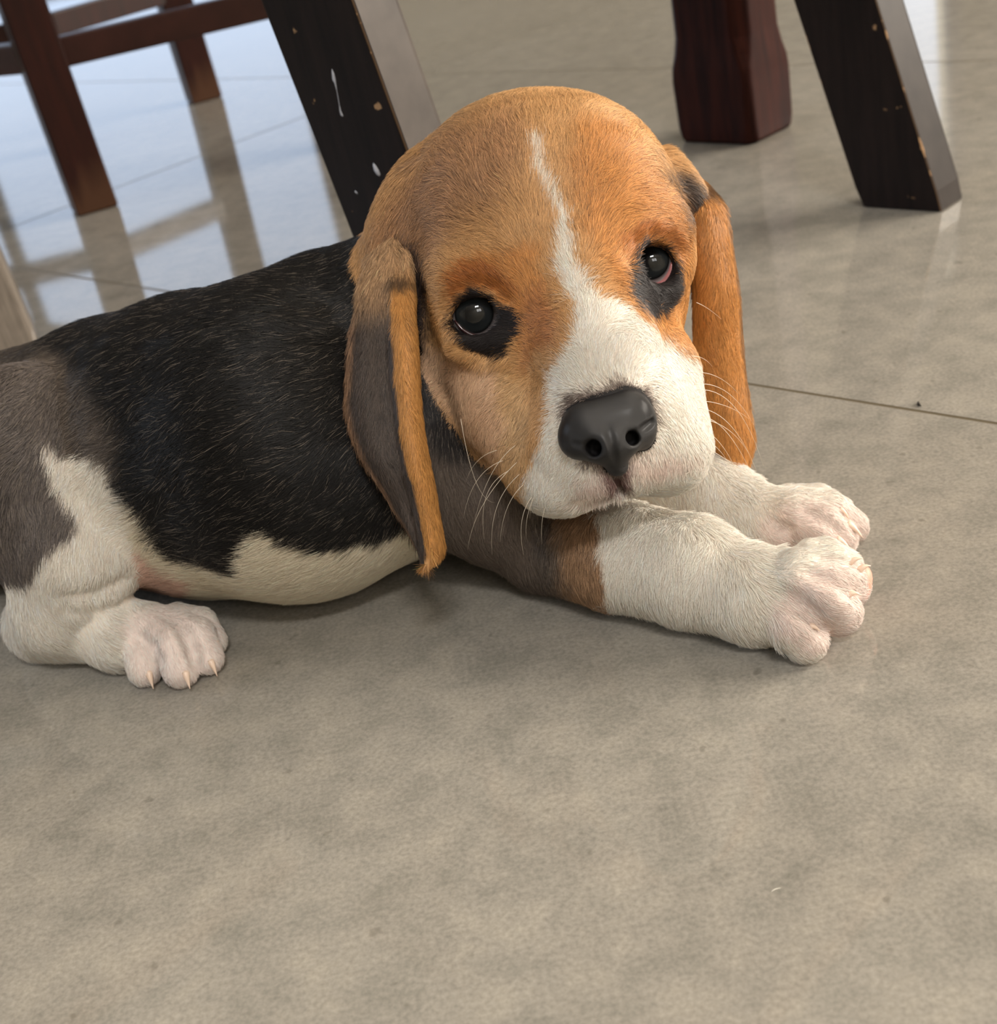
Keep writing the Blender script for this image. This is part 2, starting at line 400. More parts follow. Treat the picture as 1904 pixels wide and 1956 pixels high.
def field(p, prs):
    tot = None
    for g in range(6):
        d = None
        for pr in prs:
            if pr[1] != g or pr[6] < 0: continue
            v = sdf1(p, pr); d = v if d is None else smin(d, v, pr[5])
        if d is None: continue
        tot = d if tot is None else smin(tot, d, GK[g])
    if tot is None: tot = np.full(len(p), .05)
    for pr in prs:
        if pr[6] < 0: tot = smax(tot, -sdf1(p, pr), pr[5])
    return tot
def mesh_sdf(PRS, vox, pad=.004):
    lo = np.min([p[2] - p[3] for p in PRS if p[6] > 0], 0) - pad; hi = np.max([p[2] + p[3] for p in PRS if p[6] > 0], 0) + pad
    B = 12; nb = np.ceil((hi - lo) / (vox * B)).astype(int); nd = nb * B + 1
    D = np.full(nd, .01, np.float32); br = vox * B * .5 * 1.7321
    ii = np.stack(np.meshgrid(*[np.arange(n) for n in nb], indexing='ij'), -1).reshape(-1, 3)
    cc = lo + (ii + .5) * vox * B
    near = np.stack([np.linalg.norm(cc - p[2], axis=1) - p[3] for p in PRS], 1) < br + .02
    base = np.empty(len(cc)); 
    vals = np.full((len(cc), len(PRS)), 9.)
    for j, p in enumerate(PRS):
        m = near[:, j]
        if m.any(): vals[m, j] = sdf1(cc[m], p)
    pos = np.array([p[6] > 0 for p in PRS]); base = vals[:, pos].min(1)
    g = np.arange(B + 1); gg = np.stack(np.meshgrid(g, g, g, indexing='ij'), -1).reshape(-1, 3)
    for n, (i, c) in enumerate(zip(ii, cc)):
        sl = tuple(slice(a * B, a * B + B + 1) for a in i)
        if base[n] > br * 1.6 + .012: continue
        sel = [PRS[j] for j in range(len(PRS)) if near[n, j] and (vals[n, j] < base[n] + 2 * br + PRS[j][5] + .004 or not pos[j])]
        subs = [j for j in range(len(PRS)) if near[n, j] and not pos[j] and vals[n, j] < br * 1.6 + .01]
        if base[n] < -br * 2.2 and not subs: D[sl] = -.01; continue
        D[sl] = field(lo + (i * B + gg) * vox, sel).reshape(B + 1, B + 1, B + 1)
    S = D < 0
    # surface nets
    c8 = [(a, b, c) for a in (0, 1) for b in (0, 1) for c in (0, 1)]
    cnt = sum(S[a:nd[0] - 1 + a, b:nd[1] - 1 + b, c:nd[2] - 1 + c].astype(np.int8) for a, b, c in c8)
    act = np.argwhere((cnt > 0) & (cnt < 8)); idx = -np.ones(tuple(nd - 1), np.int64); idx[tuple(act.T)] = np.arange(len(act))
    acc = np.zeros((len(act), 3)); num = np.zeros(len(act))
    cv = {o: D[act[:, 0] + o[0], act[:, 1] + o[1], act[:, 2] + o[2]].astype(float) for o in c8}
    for o in c8:
        for ax in range(3):
            if o[ax]: continue
            o2 = list(o); o2[ax] = 1; o2 = tuple(o2); a, b = cv[o], cv[o2]; m = (a < 0) != (b < 0)
            t = np.where(m, a / np.where(m, a - b, 1), 0); q = np.tile(np.array(o, float), (len(act), 1)); q[:, ax] = t
            acc[m] += q[m]; num += m
    V = lo + (act + acc / num[:, None]) * vox
    quads = []
    for ax in range(3):
        u, v = (ax + 1) % 3, (ax + 2) % 3
        s0 = [slice(1, nd[i] - 1) for i in range(3)]; s0[ax] = slice(0, nd[ax] - 1); s1 = list(s0); s1[ax] = slice(1, nd[ax])
        A, Bm = S[tuple(s0)], S[tuple(s1)]; E = np.argwhere(A != Bm); inside = A[tuple(E.T)]
        off = np.array([1, 1, 1]); off[ax] = 0; E = E + off
        eu = np.zeros(3, int); eu[u] = 1; ev = np.zeros(3, int); ev[v] = 1
        q = [idx[tuple((E - d).T)] for d in (eu + ev, ev, eu * 0, eu)]
        q = np.stack(q, 1); q[~inside] = q[~inside][:, ::-1]; quads.append(q)
    Q = np.concatenate(quads); Q = Q[(Q >= 0).all(1)]
    for _ in range(2):                         # light tangential relaxation
        e = np.concatenate([Q[:, [0, 1]], Q[:, [1, 2]], Q[:, [2, 3]], Q[:, [3, 0]]]); s = np.zeros_like(V); n = np.zeros(len(V))
        for k in range(3): s[:, k] = np.bincount(e[:, 0], V[e[:, 1], k], len(V)) + np.bincount(e[:, 1], V[e[:, 0], k], len(V))
        n = np.bincount(e[:, 0], minlength=len(V)) + np.bincount(e[:, 1], minlength=len(V)); V = V * .5 + .5 * s / np.maximum(n, 1)[:, None]
    return V, Q
def cone_sz(px, d): return px * d / F          # a width seen from the camera's distance, in metres

#SHAPE0
# ---- torso, resting on the floor
T = lambda x, y, zz: G(x, y, zz)
R3 = np.array([RI, UP, FW])
def tilt(a):   # axes turned in the view plane: a > 0 lifts the right-hand end
    return np.array([cos(a) * RI + sin(a) * UP, -sin(a) * RI + cos(a) * UP, FW])
rc('torso', T(-80, 935, .042), .042, T(90, 884, .0480), .0480, .003)
rc('torso', T(90, 884, .0480), .0480, T(250, 862, .054), .054, .003)
rc('torso', T(250, 862, .054), .054, T(400, 850, .0585), .0585, .003)
rc('torso', T(400, 850, .0585), .0585, T(560, 836, .061), .061, .003)
rc('torso', T(560, 836, .061), .061, T(680, 765, .064), .058, .003)
rc('torso', T(680, 765, .064), .057, P(800, 650, .516), .040, .012)
rc('torso', P(800, 650, .516), .040, P(960, 570, .505), .040, .01)
rc('torso', P(790, 820, .515), .040, P(930, 800, .525), .036, .02)       # brisket between the forelegs
rc('torso', P(930, 800, .525), .035, P(1120, 830, .535), .028, .02)
# ---- near hind leg
el('hind', P(85, 925, .512), tilt(radians(-72)), (.046, .033, .026), .010)
rc('hind', P(180, 930, .505), .0150, P(160, 1070, .504), .0165, .014)
rc('hind', P(160, 1060, .504), .0180, P(110, 1165, .512), .0145, .012)
HK = G(82, 1192, .0125)
rc('hind', P(110, 1165, .512), .0130, HK, .0125, .010)
HM = G(232, 1212, .0125)
rc('hind', HK, .0120, HM, .0112, .006)
rc('hind', HM, .0112, G(290, 1208, .011), .0105, .008)
def toe(g, a, b, c, r0, r1, r2, k=.0022):
    rc(g, a, r0, b, r1, k); rc(g, b, r1, c, r2, .001)
CL = []
def claw(base, tip, r): CL.append((np.asarray(base, float), np.asarray(tip, float), r))
toe('hind', G(245, 1215, .012), G(266, 1238, .0110), G(276, 1278, .0062), .0062, .0064, .0060)
toe('hind', G(290, 1205, .0145), G(330, 1232, .0125), G(345, 1278, .0065), .0062, .0070, .0064)
toe('hind', G(325, 1193, .0135), G(374, 1214, .0115), G(394, 1256, .0062), .0060, .0066, .0060)
toe('hind', G(335, 1183, .0125), G(382, 1192, .0100), G(404, 1224, .0058), .0056, .0058, .0054)
claw(G(284, 1286, .0065), G(294, 1322, .0008), .0018); claw(G(355, 1286, .0065), G(366, 1322, .0008), .0018)
claw(G(400, 1262, .0062), G(417, 1296, .0010), .0017); claw(G(412, 1226, .005), G(424, 1246, .002), .0013)
# ---- far hind foot peeping out at the back
rc('far_hind', G(-70, 1010, .02), .014, G(-12, 1055, .0115), .0105, .015)
rc('far_hind', G(-12, 1055, .0115), .0105, G(22, 1078, .008), .0078, .01)
# ---- near foreleg
rc('near_fore', P(835, 820, .502), .030, P(930, 930, .500), .0245, .012)
rc('near_fore', P(930, 930, .500), .0245, G(1040, 1030, .0185), .0180, .010)
rc('near_fore', G(1040, 1030, .0185), .0180, G(1180, 1060, .0195), .0185, .004)
rc('near_fore', G(1180, 1060, .0195), .0185, G(1320, 1092, .0185), .0180, .004)
rc('near_fore', G(1320, 1092, .0185), .0180, G(1440, 1136, .0155), .0145, .004)
rc('near_fore', G(1440, 1136, .0155), .0145, G(1520, 1142, .0140), .0140, .006)
el('near_fore', G(1545, 1130, .0145), tilt(radians(-8)), (.0140, .0140, .0145), .006)
toe('near_fore', G(1490, 1165, .015), G(1518, 1195, .0120), G(1536, 1222, .0074), .0085, .0082, .0072)
toe('near_fore', G(1520, 1120, .022), G(1570, 1140, .0190), G(1598, 1168, .0100), .0080, .0088, .0078)
toe('near_fore', G(1520, 1095, .025), G(1578, 1096, .0220), G(1612, 1118, .0120), .0078, .0086, .0082)
toe('near_fore', G(1515, 1078, .024), G(1572, 1070, .0200), G(1608, 1084, .0140), .0070, .0072, .0066)
claw(G(1610, 1076, .018), G(1648, 1066, .0175), .0016); claw(G(1622, 1092, .0185), G(1664, 1080, .0175), .0018)
claw(G(1600, 1134, .017), G(1642, 1134, .0160), .0014); claw(G(1542, 1196, .013), G(1566, 1206, .0100), .0012)
# ---- far foreleg
rc('far_fore', P(1050, 850, .535), .024, G(1240, 925, .022), .0185, .010)
rc('far_fore', G(1240, 925, .022), .0180, G(1355, 950, .0165), .0155, .004)
rc('far_fore', G(1355, 950, .0165), .0155, G(1460, 992, .0130), .0120, .004)
el('far_fore', G(1520, 1000, .0120), tilt(radians(-8)), (.0150, .0112, .0140), .006)
toe('far_fore', G(1430, 1000, .014), G(1475, 1020, .0110), G(1510, 1046, .0065), .0076, .0074, .0062)
toe('far_fore', G(1510, 985, .018), G(1560, 1005, .0150), G(1598, 1030, .0075), .0076, .0080, .0070)
toe('far_fore', G(1520, 968, .018), G(1575, 975, .0155), G(1622, 1005, .0075), .0070, .0074, .0064)
toe('far_fore', G(1505, 958, .016), G(1560, 958, .0130), G(1600, 975, .0080), .0062, .0062, .0054)
claw(G(1622, 998, .0100), G(1650, 1030, .004), .0017); claw(G(1600, 1030, .0080), G(1626, 1056, .003), .0016)
claw(G(1606, 975, .0088), G(1622, 990, .005), .0010)

# ---- head, turned to the camera and tilted
HR = radians(16.6)
TW = tilt(HR)
el('head', P(1030, 460, .490), TW, (.0490, .0515, .049), .012)
el('head', P(1065, 560, .478), TW, (.0450, .042, .040), .012)
rc('head', P(985, 400, .467), .028, P(1100, 380, .467), .028, .02)       # forehead
el('head', P(1045, 680, .478), TW, (.038, .036, .032), .014)               # cheeks and jaw root
rc('head', P(1000, 790, .462), .0200, P(1075, 905, .449), .0120, .010)      # right flew
rc('head', P(1235, 720, .462), .0180, P(1268, 850, .449), .0150, .010)      # left flew
rc('head', P(1115, 560, .450), .018, P(1145, 680, .434), .0175, .018)       # nose bridge
rc('head', P(1145, 680, .434), .0175, P(1160, 775, .4335), .0165, .006)
el('head', P(1158, 820, .438), TW, (.0260, .0190, .019), .010)              # muzzle end
rc('head', P(1085, 925, .440), .0080, P(1160, 880, .431), .0090, .008)      # upper lip
rc('head', P(1160, 880, .431), .0090, P(1275, 865, .440), .0105, .008)
rc('head', P(1050, 890, .454), .0135, P(1250, 850, .454), .0130, .010)      # chin mass
rc('head', P(1150, 915, .438), .0050, P(1195, 903, .438), .0050, .005)
rc('head', P(900, 560, .515), .040, P(1040, 620, .50), .038, .02)      # throat
# ear roots
el('head', P(776, 420, .484), tilt(radians(66)), (.0225, .0105, .014), .014)
el('head', P(1306, 378, .498), tilt(radians(-60)), (.0195, .0075, .012), .012)
# brows
rc('head', P(880, 540, .452), .0080, P(965, 532, .449), .0080, .012)
rc('head', P(1190, 448, .450), .0075, P(1275, 440, .455), .0070, .012)
# lower lids
rc('head', P(880, 652, .4500), .0050, P(955, 655, .4470), .0050, .008)
rc('head', P(1210, 562, .4480), .0050, P(1270, 552, .4510), .0050, .008)
ER = .0112
EYE = [P(912, 600, .4590), P(1243, 507, .4610)]
for c in EYE:                                     # lid masses hugging the eyeballs, then the lid openings
    el('head', c, TW, (.0145, .0132, .0130), .006)
el('head', P(911, 604, .4460), tilt(radians(8)), (.0085, .0064, .013), .0016, -1)
el('head', P(1244, 509, .4480), tilt(radians(22)), (.0074, .0069, .013), .0016, -1)
for c in EYE: el('head', c, TW, (ER + .0003,) * 3, .0006, -1)
# lip line under the nose
rc('head', P(1172, 893, .4195), .0012, P(1180, 925, .4275), .0015, .003, -1)
rc('head', P(1180, 925, .4275), .0012, P(1110, 958, .4330), .0008, .003, -1)
rc('head', P(1180, 925, .4275), .0012, P(1250, 920, .4370), .0008, .003, -1)

NC = P(1160, 815, .4185)
def trace(x, y, prs=None):
    """where the line of sight through a picture point meets the skin"""
    prs = prs or PR; t = .30; r_ = ray(x, y); L = np.linalg.norm(r_)
    for _ in range(80):
        p = CAM + t * r_; d = float(field(p[None], prs)[0])
        if d < 2e-5: return p
        t += d * .9 / L
        if t > .9: break
    return None
def depth_of(p): return float((p - CAM) @ FW)
CREASE = []
def crease(g, pts, r, k=.002, up=.35):
    q = [trace(x, y) for x, y in pts]; q = [CAM + (a - CAM) * (1 - up * r / np.linalg.norm(a - CAM)) for a in q if a is not None]
    for a, b in zip(q, q[1:]): CREASE.append((g, a, b, r, k))
crease('near_fore', [(1492, 1132), (1520, 1148), (1548, 1172), (1566, 1200)], .0019, .004)
crease('near_fore', [(1545, 1092), (1580, 1104), (1612, 1122), (1632, 1142)], .0015, .004)
crease('near_fore', [(1560, 1062), (1600, 1070), (1636, 1084)], .0012, .003)
crease('far_fore', [(1475, 995), (1496, 1012), (1512, 1040)], .0015, .004)
crease('far_fore', [(1535, 972), (1570, 988), (1606, 1018)], .0014, .004)
crease('hind', [(268, 1218), (288, 1234), (303, 1258), (308, 1284)], .0014, .004)
crease('hind', [(344, 1200), (357, 1218), (368, 1244), (372, 1266)], .0013, .004)
crease('hind', [(120, 1138), (165, 1132), (205, 1118), (238, 1100)], .0012, .005)
crease('hind', [(128, 1160), (180, 1160), (220, 1146)], .0009, .004)
crease('head', [(852, 598), (866, 574), (888, 558), (920, 550), (950, 560), (975, 582)], .0008, .003)
crease('head', [(1196, 500), (1214, 470), (1242, 454), (1274, 458), (1298, 480)], .0007, .003)
crease('head', [(880, 668), (920, 682), (965, 672)], .0006, .004)
for g_, a_, b_, r_, k_ in CREASE: rc(g_, a_, r_, b_, r_, k_, -1)
# ---- ears: soft folded flaps, each a closed sheet that is rooted in the head and belongs to the same skin
def cat(P0, n):
    """Catmull-Rom through the rows of P0"""
    P0 = np.asarray(P0, float); m = len(P0); Q = np.concatenate([[2 * P0[0] - P0[1]], P0, [2 * P0[-1] - P0[-2]]]); out = []
    for t in np.linspace(0, m - 1 - 1e-9, n):
        i = int(t); f = t - i; a, b, c, d = Q[i:i + 4]
        out.append(.5 * (2 * b + (c - a) * f + (2 * a - 5 * b + 4 * c - d) * f * f + (3 * b - 3 * c + d - a) * f ** 3))
    return np.array(out)
def ear(rows, nv=90, nu=26):
    """rows: per height a list of (px, py, depth, thickness) from one edge to the other"""
    g = cat([[list(q) for q in r] for r in rows], nv)            # nv x k x 4
    g = np.array([cat(r, nu) for r in g])                        # nv x nu x 4
    V = np.zeros((nv, 2 * nu, 3)); U = np.zeros((nv, 2 * nu, 3))
    for i in range(nv):
        for j in range(nu):
            x, y, d, t = g[i, j]; e = max(0, 1 - (2 * j / (nu - 1) - 1) ** 8) ** .5; tt = max(t, .0006) * (.25 + .75 * e)
            V[i, j] = P(x, y, d); V[i, 2 * nu - 1 - j] = P(x, y, d + tt)
            U[i, j] = (j / (nu - 1), i / (nv - 1), 0); U[i, 2 * nu - 1 - j] = (j / (nu - 1), i / (nv - 1), 1)
    n = 2 * nu; Qd = []
    for i in range(nv - 1):
        for j in range(n):
            k2 = (j + 1) % n; Qd.append((i * n + j, (i + 1) * n + j, (i + 1) * n + k2, i * n + k2))
    for i0, fl in ((0, 0), ((nv - 1) * n, 1)):
        for j in range(nu - 1):
            q = (i0 + j, i0 + j + 1, i0 + n - 2 - j, i0 + n - 1 - j); Qd.append(q if not fl else q[::-1])
    return V.reshape(-1, 3), np.array(Qd), U.reshape(-1, 3)
def LE(y, L, S, R, d, t=.004, q=1.):
    """q: how far the front edge is rolled towards the viewer"""
    return [(L, y, d + .010, t * .6), ((L * 1.2 + S * .8) / 2, y, d + .003, t), (S - 3, y, d + .003 * q - .002 * (1 - q), t), (S + (R - S) * .22, y, d - .003, t * (1 + .4 * q)), ((S + R) / 2, y, d - .002 - .004 * q, t * (1 + .8 * q)), (R - (R - S) * .12, y, d - .002, t * (1 + .4 * q)), (R, y, d + .004, t * .8)]
earL = [LE(395, 752, 768, 788, .480, .008, 0), LE(440, 728, 752, 786, .473, .007, 0), LE(480, 708, 744, 787, .467, .006, 0), LE(520, 695, 740, 789, .462, .005, .0), LE(565, 685, 738, 791, .458, .004, .35), LE(600, 679, 740, 793, .456, .0038, .8), LE(640, 672, 742, 796, .454, .0035), LE(720, 664, 745, 799, .451, .0035),
        LE(800, 668, 754, 805, .449, .0035), LE(880, 698, 766, 818, .448, .003), LE(940, 735, 781, 830, .449, .003), LE(1000, 772, 796, 840, .450, .003), LE(1040, 795, 803, 846, .451, .003), LE(1062, 803, 808, 838, .452, .003), LE(1078, 810, 811, 818, .453, .002)]
def RE(y, L, R, d, t=.004):
    return [(L, y, d + .002, t * .8), (L + (R - L) * .25, y, d - .004, t * 1.3), (L + (R - L) * .6, y, d - .005, t * 1.5), (L + (R - L) * .88, y, d, t * 1.3), (R, y, d + .006, t * .8)]
earR = [RE(325, 1298, 1312, .499, .005), RE(348, 1300, 1340, .497, .006), RE(380, 1304, 1370, .493, .0065), RE(420, 1308, 1386, .491, .006), RE(490, 1316, 1398, .491, .0055), RE(560, 1324, 1408, .493, .005), RE(640, 1326, 1414, .496, .005), RE(710, 1326, 1420, .498, .0045),
        RE(770, 1334, 1428, .500, .0045), RE(830, 1348, 1437, .502, .004), RE(870, 1365, 1432, .503, .004), RE(895, 1388, 1422, .503, .003), RE(905, 1405, 1412, .503, .002)]
EARS = []
for er in (earL, earR):
    EARS.append(ear(er))
#SHAPE1
import time; _t = time.time()
SV, SQ = mesh_sdf(PR, VOX)
print('skin', len(SV), len(SQ), round(time.time() - _t, 1), 's')

# ---- nose leather
NP = []
def nrc(*a, **k):
    rc('head', *a, **k); NP.append(PR.pop())
def nel(*a, **k):
    el('head', *a, **k); NP.append(PR.pop())
nrc(P(1120, 812, .4180), .0072, P(1198, 791, .4185), .0076, .004)
nrc(P(1110, 832, .4175), .0062, P(1210, 808, .4180), .0058, .004)
nrc(P(1140, 846, .4150), .0062, P(1190, 836, .4150), .0060, .003)
nrc(P(1165, 850, .4145), .0056, P(1178, 888, .4180), .0036, .003)
nel(P(1101, 842, .4190), TW, (.0050, .0054, .0055), .003)
nel(P(1222, 822, .4200), TW, (.0044, .0060, .0055), .004)
nrc(P(1122, 858, .4040), .0022, P(1140, 854, .4150), .0026, .002, -1)
nrc(P(1098, 850, .4110), .0008, P(1122, 858, .4080), .0016, .0015, -1)
nrc(P(1214, 834, .4050), .0018, P(1202, 838, .4160), .0024, .002, -1)
nrc(P(1214, 834, .4080), .0015, P(1246, 806, .4145), .0010, .0015, -1)
nrc(P(1150, 775, .4085), .0007, P(1171, 850, .4070), .0010, .002, -1)
nrc(P(1171, 850, .4070), .0009, P(1180, 908, .4135), .0011, .0012, -1)
# ---- coat: markings as patches laid on each body region (outlines in the flank's own picture, then fixed to the skin)
def c3(*a): return lin(a)
BLACK, TAN, TAND, WHITE, CREAM = c3(20, 18, 18), c3(210, 162, 110), c3(208, 145, 82), c3(250, 238, 224), c3(242, 228, 204)
GREY, GREYB, PINK, DARK, BROWN = c3(102, 90, 81), c3(92, 82, 74), c3(228, 190, 172), c3(50, 44, 44), c3(168, 134, 104)
def inpoly(x, y, pts):
    """signed pixel distance to a closed outline, positive inside"""
    pts = np.asarray(pts, float); n = len(pts); ins = np.zeros(len(x), bool); dm = np.full(len(x), 1e9)
    for i in range(n):
        (x1, y1), (x2, y2) = pts[i], pts[(i + 1) % n]
        c = ((y1 > y) != (y2 > y)) & (x < (x2 - x1) * (y - y1) / (y2 - y1 + 1e-9) + x1); ins ^= c
        dx, dy = x2 - x1, y2 - y1; t = np.clip(((x - x1) * dx + (y - y1) * dy) / (dx * dx + dy * dy + 1e-9), 0, 1)
        dm = np.minimum(dm, np.hypot(x - x1 - t * dx, y - y1 - t * dy))
    return np.where(ins, dm, -dm)
PAINT = {
 'torso': (BLACK, [
   ([(-300, 560), (0, 690), (80, 655), (150, 690), (200, 760), (235, 830), (240, 900), (150, 900), (100, 1300), (-300, 1300)], GREYB, 60, .5),
   ([(255, 960), (290, 1010), (340, 1060), (400, 1090), (470, 1112), (520, 1250), (200, 1250), (230, 1040)], CREAM, 14, .0),
   ([(255, 1030), (320, 1090), (380, 1120), (400, 1250), (220, 1250)], PINK, 22, .0),
   ([(462, 1112), (468, 1060), (490, 1024), (525, 1012), (560, 1030), (600, 1048), (660, 1040), (740, 1015), (800, 990), (1250, 900), (1250, 1300), (480, 1300)], CREAM, 10, .0),
   ([(78, 856), (150, 868), (215, 884), (240, 930), (262, 1000), (262, 1100), (240, 1250), (30, 1250), (40, 1118), (92, 1058), (138, 1000), (112, 925)], WHITE, 12, .0),
   ([(830, 760), (900, 800), (1000, 900), (1060, 1000), (860, 1090), (820, 1000)], GREY, 40, .5)]),
 'head': (TAN, [
   ([(700, 560), (740, 380), (850, 250), (990, 215), (1010, 300), (960, 400), (880, 440), (800, 500)], c3(180, 136, 98), 70, .5),
   ([(1090, 250), (1200, 240), (1320, 420), (1350, 620), (1280, 700), (1200, 600), (1100, 440)], TAND, 60, .25),
   ([(860, 520), (940, 480), (1040, 480), (1060, 600), (1010, 690), (960, 560), (880, 545)], TAND, 30, .25),
   ([(960, 700), (1010, 720), (1000, 860), (1010, 960), (975, 940), (945, 850)], c3(216, 176, 130), 24, .2),
   ([(800, 640), (880, 700), (960, 700), (960, 800), (950, 900), (860, 790), (800, 720)], c3(224, 184, 150), 30, .15),
   ([(860, 520), (900, 500), (960, 505), (1000, 545), (985, 575), (950, 556), (905, 552), (870, 572)], c3(176, 108, 54), 26, .3),
   ([(1180, 470), (1215, 435), (1270, 428), (1310, 455), (1300, 480), (1262, 458), (1225, 468), (1195, 505)], c3(180, 112, 58), 24, .3),
   ([(1000, 560), (1060, 560), (1070, 660), (1010, 690)], c3(190, 128, 76), 40, .3),
   ([(1014, 268), (1026, 270), (1044, 330), (1066, 400), (1088, 470), (1110, 524), (1138, 566), (1180, 584), (1240, 616), (1300, 672), (1420, 724), (1420, 1050), (960, 1050), (988, 960), (1006, 905), (1026, 850), (1044, 800), (1050, 750), (1068, 705), (1098, 650), (1098, 600), (1082, 540), (1066, 470), (1052, 400), (1034, 340)], WHITE, 16, .06),
   ([(1100, 915), (1150, 895), (1185, 925), (1150, 950), (1090, 960)], c3(238, 216, 206), 44, .0),
   ([(1195, 900), (1235, 868), (1300, 862), (1330, 880), (1250, 915)], c3(242, 218, 206), 44, .0),
   ([(1140, 895), (1180, 905), (1215, 890), (1200, 935), (1160, 935)], c3(120, 92, 88), 20, .0),
   ([(1062, 800), (1074, 762), (1130, 740), (1180, 732), (1240, 738), (1254, 800), (1232, 864), (1180, 905), (1112, 882)], c3(110, 96, 88), 14, .0),
   ([(848, 610), (872, 572), (915, 552), (955, 570), (1000, 600), (990, 640), (972, 672), (930, 682), (880, 660), (858, 632)], c3(38, 33, 34), 8, .0),
   ([(1188, 545), (1200, 498), (1232, 464), (1280, 468), (1300, 496), (1300, 540), (1278, 580), (1244, 596), (1212, 575)], c3(44, 38, 38), 8, .0),
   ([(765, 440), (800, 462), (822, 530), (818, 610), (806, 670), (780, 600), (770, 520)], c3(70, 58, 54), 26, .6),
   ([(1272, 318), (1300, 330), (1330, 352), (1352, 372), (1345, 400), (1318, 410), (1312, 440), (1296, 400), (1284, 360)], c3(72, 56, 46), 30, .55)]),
 'near_fore': (GREY, [
   ([(700, 600), (960, 720), (930, 860), (830, 860)], c3(40, 36, 36), 40, .2),
   ([(985, 940), (1400, 800), (1400, 1300), (1040, 1300), (1030, 1080)], GREYB, 40, .6),
   ([(1062, 880), (1400, 880), (1400, 1300), (1052, 1300), (1064, 1100), (1070, 1000)], BROWN, 50, .5),
   ([(1126, 900), (1900, 900), (1900, 1400), (1135, 1400), (1150, 1130), (1160, 1080), (1152, 1020)], WHITE, 10, .0),
   ([(1470, 1140), (1560, 1080), (1640, 1060), (1700, 1100), (1640, 1250), (1540, 1260), (1470, 1200)], c3(244, 222, 212), 40, .0)]),
 'far_fore': (WHITE, [([(1430, 1010), (1500, 960), (1640, 940), (1700, 1060), (1500, 1080)], c3(244, 222, 212), 40, .0)]),
 'hind': (WHITE, [
   ([(-300, 500), (240, 600), (262, 800), (258, 905), (215, 890), (150, 866), (78, 852), (112, 925), (138, 1000), (92, 1058), (54, 1108), (40, 1118), (-300, 1118)], c3(98, 90, 86), 12, .55),
   ([(185, 760), (262, 800), (262, 905), (215, 890), (150, 866), (120, 850)], c3(116, 102, 90), 24, .5),
   ([(215, 1190), (300, 1160), (430, 1180), (440, 1320), (250, 1320)], c3(246, 228, 220), 40, .0)]),
 'far_hind': (WHITE, []),
}
def sn(p, f, s):
    """cheap smooth noise"""
    r = np.random.default_rng(s); o = 0
    for _ in range(5):
        k = r.normal(size=3) * f; o = o + np.sin(p @ k + r.uniform(0, 6.3))
    return o / 2.2
def ss(t): t = np.clip(t, 0, 1); return t * t * (3 - 2 * t)
GN = ['torso', 'head', 'near_fore', 'far_fore', 'hind', 'far_hind']
def groups_of(p):
    D = []
    for g in range(6):
        d = None
        for pr in PR:
            if pr[1] != g or pr[6] < 0: continue
            v = sdf1(p, pr); d = v if d is None else np.minimum(d, v)
        D.append(d)
    return np.argmin(np.stack(D, 1), 1)
def coat(p, g, jitter=0.):
    """colour of the coat (linear) and how grizzled it is"""
    x, y = proj(p); x, y = np.asarray(x), np.asarray(y)
    x = x + 7 * sn(p, 260, 1) + jitter * rng.normal(size=len(p)); y = y + 7 * sn(p, 260, 2) + jitter * rng.normal(size=len(p))
    col = np.zeros((len(p), 3)); gz = np.zeros(len(p))
    for k, nm in enumerate(GN):
        m = g == k
        if not m.any(): continue
        base, lay = PAINT[nm]; c = np.tile(base, (m.sum(), 1)); z = np.full(m.sum(), .12)
        for pts, pc, soft, gr in lay:
            wgt = ss(inpoly(x[m], y[m], pts) / soft + .5)
            c = c * (1 - wgt[:, None]) + pc * wgt[:, None]; z = z * (1 - wgt) + gr * wgt
        col[m] = c; gz[m] = z
    return col, gz
def earcoat(uvw, which):
    u, v, b = uvw.T
    n = len(u); z = np.full(n, .2)
    if which == 0:
        c = np.tile(c3(80, 69, 62), (n, 1)); z[:] = .5
        top = ss((.42 - v) / .22)[:, None]; c = c * (1 - top) + c3(192, 154, 116) * top
        st = (ss((u - .47) / .06) * ss((v - .17) / .10))[:, None] * (b < .5)[:, None]; c = c * (1 - st) + c3(206, 148, 84) * st
        tipc = (ss((v - .84) / .1))[:, None] * (u > .45)[:, None]; c = c * (1 - tipc) + c3(226, 168, 106) * tipc
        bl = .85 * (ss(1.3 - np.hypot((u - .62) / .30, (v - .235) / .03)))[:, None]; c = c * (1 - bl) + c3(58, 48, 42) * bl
        ed = (ss((.07 - u) / .05))[:, None] * ss((v - .3) / .1)[:, None]; c = c * (1 - .6 * ed) + c3(176, 136, 104) * .6 * ed
        z = np.where(st[:, 0] > .5, .2, z)
    else:
        c = np.tile(c3(196, 134, 70), (n, 1))
        bl = 0; d = ss((v - .86) / .1)[:, None]; c = c * (1 - .35 * d) + c3(120, 78, 50) * .35 * d
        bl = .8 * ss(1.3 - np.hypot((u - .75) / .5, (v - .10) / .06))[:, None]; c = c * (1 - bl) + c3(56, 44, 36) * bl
        ed = ss((u - .94) / .05)[:, None] * (1 - ss((v - .5) / .3))[:, None]; c = c * (1 - .6 * ed) + c3(70, 54, 40) * .6 * ed
    return c, z
def attr_mat(name, rough, spec, **kw):
    m = mat(name, (128, 128, 128), rough, spec, **kw); k = N(m)
    k.link(k.n('ShaderNodeAttribute', attribute_name='coat').outputs['Color'], 'Base Color'); return m, k

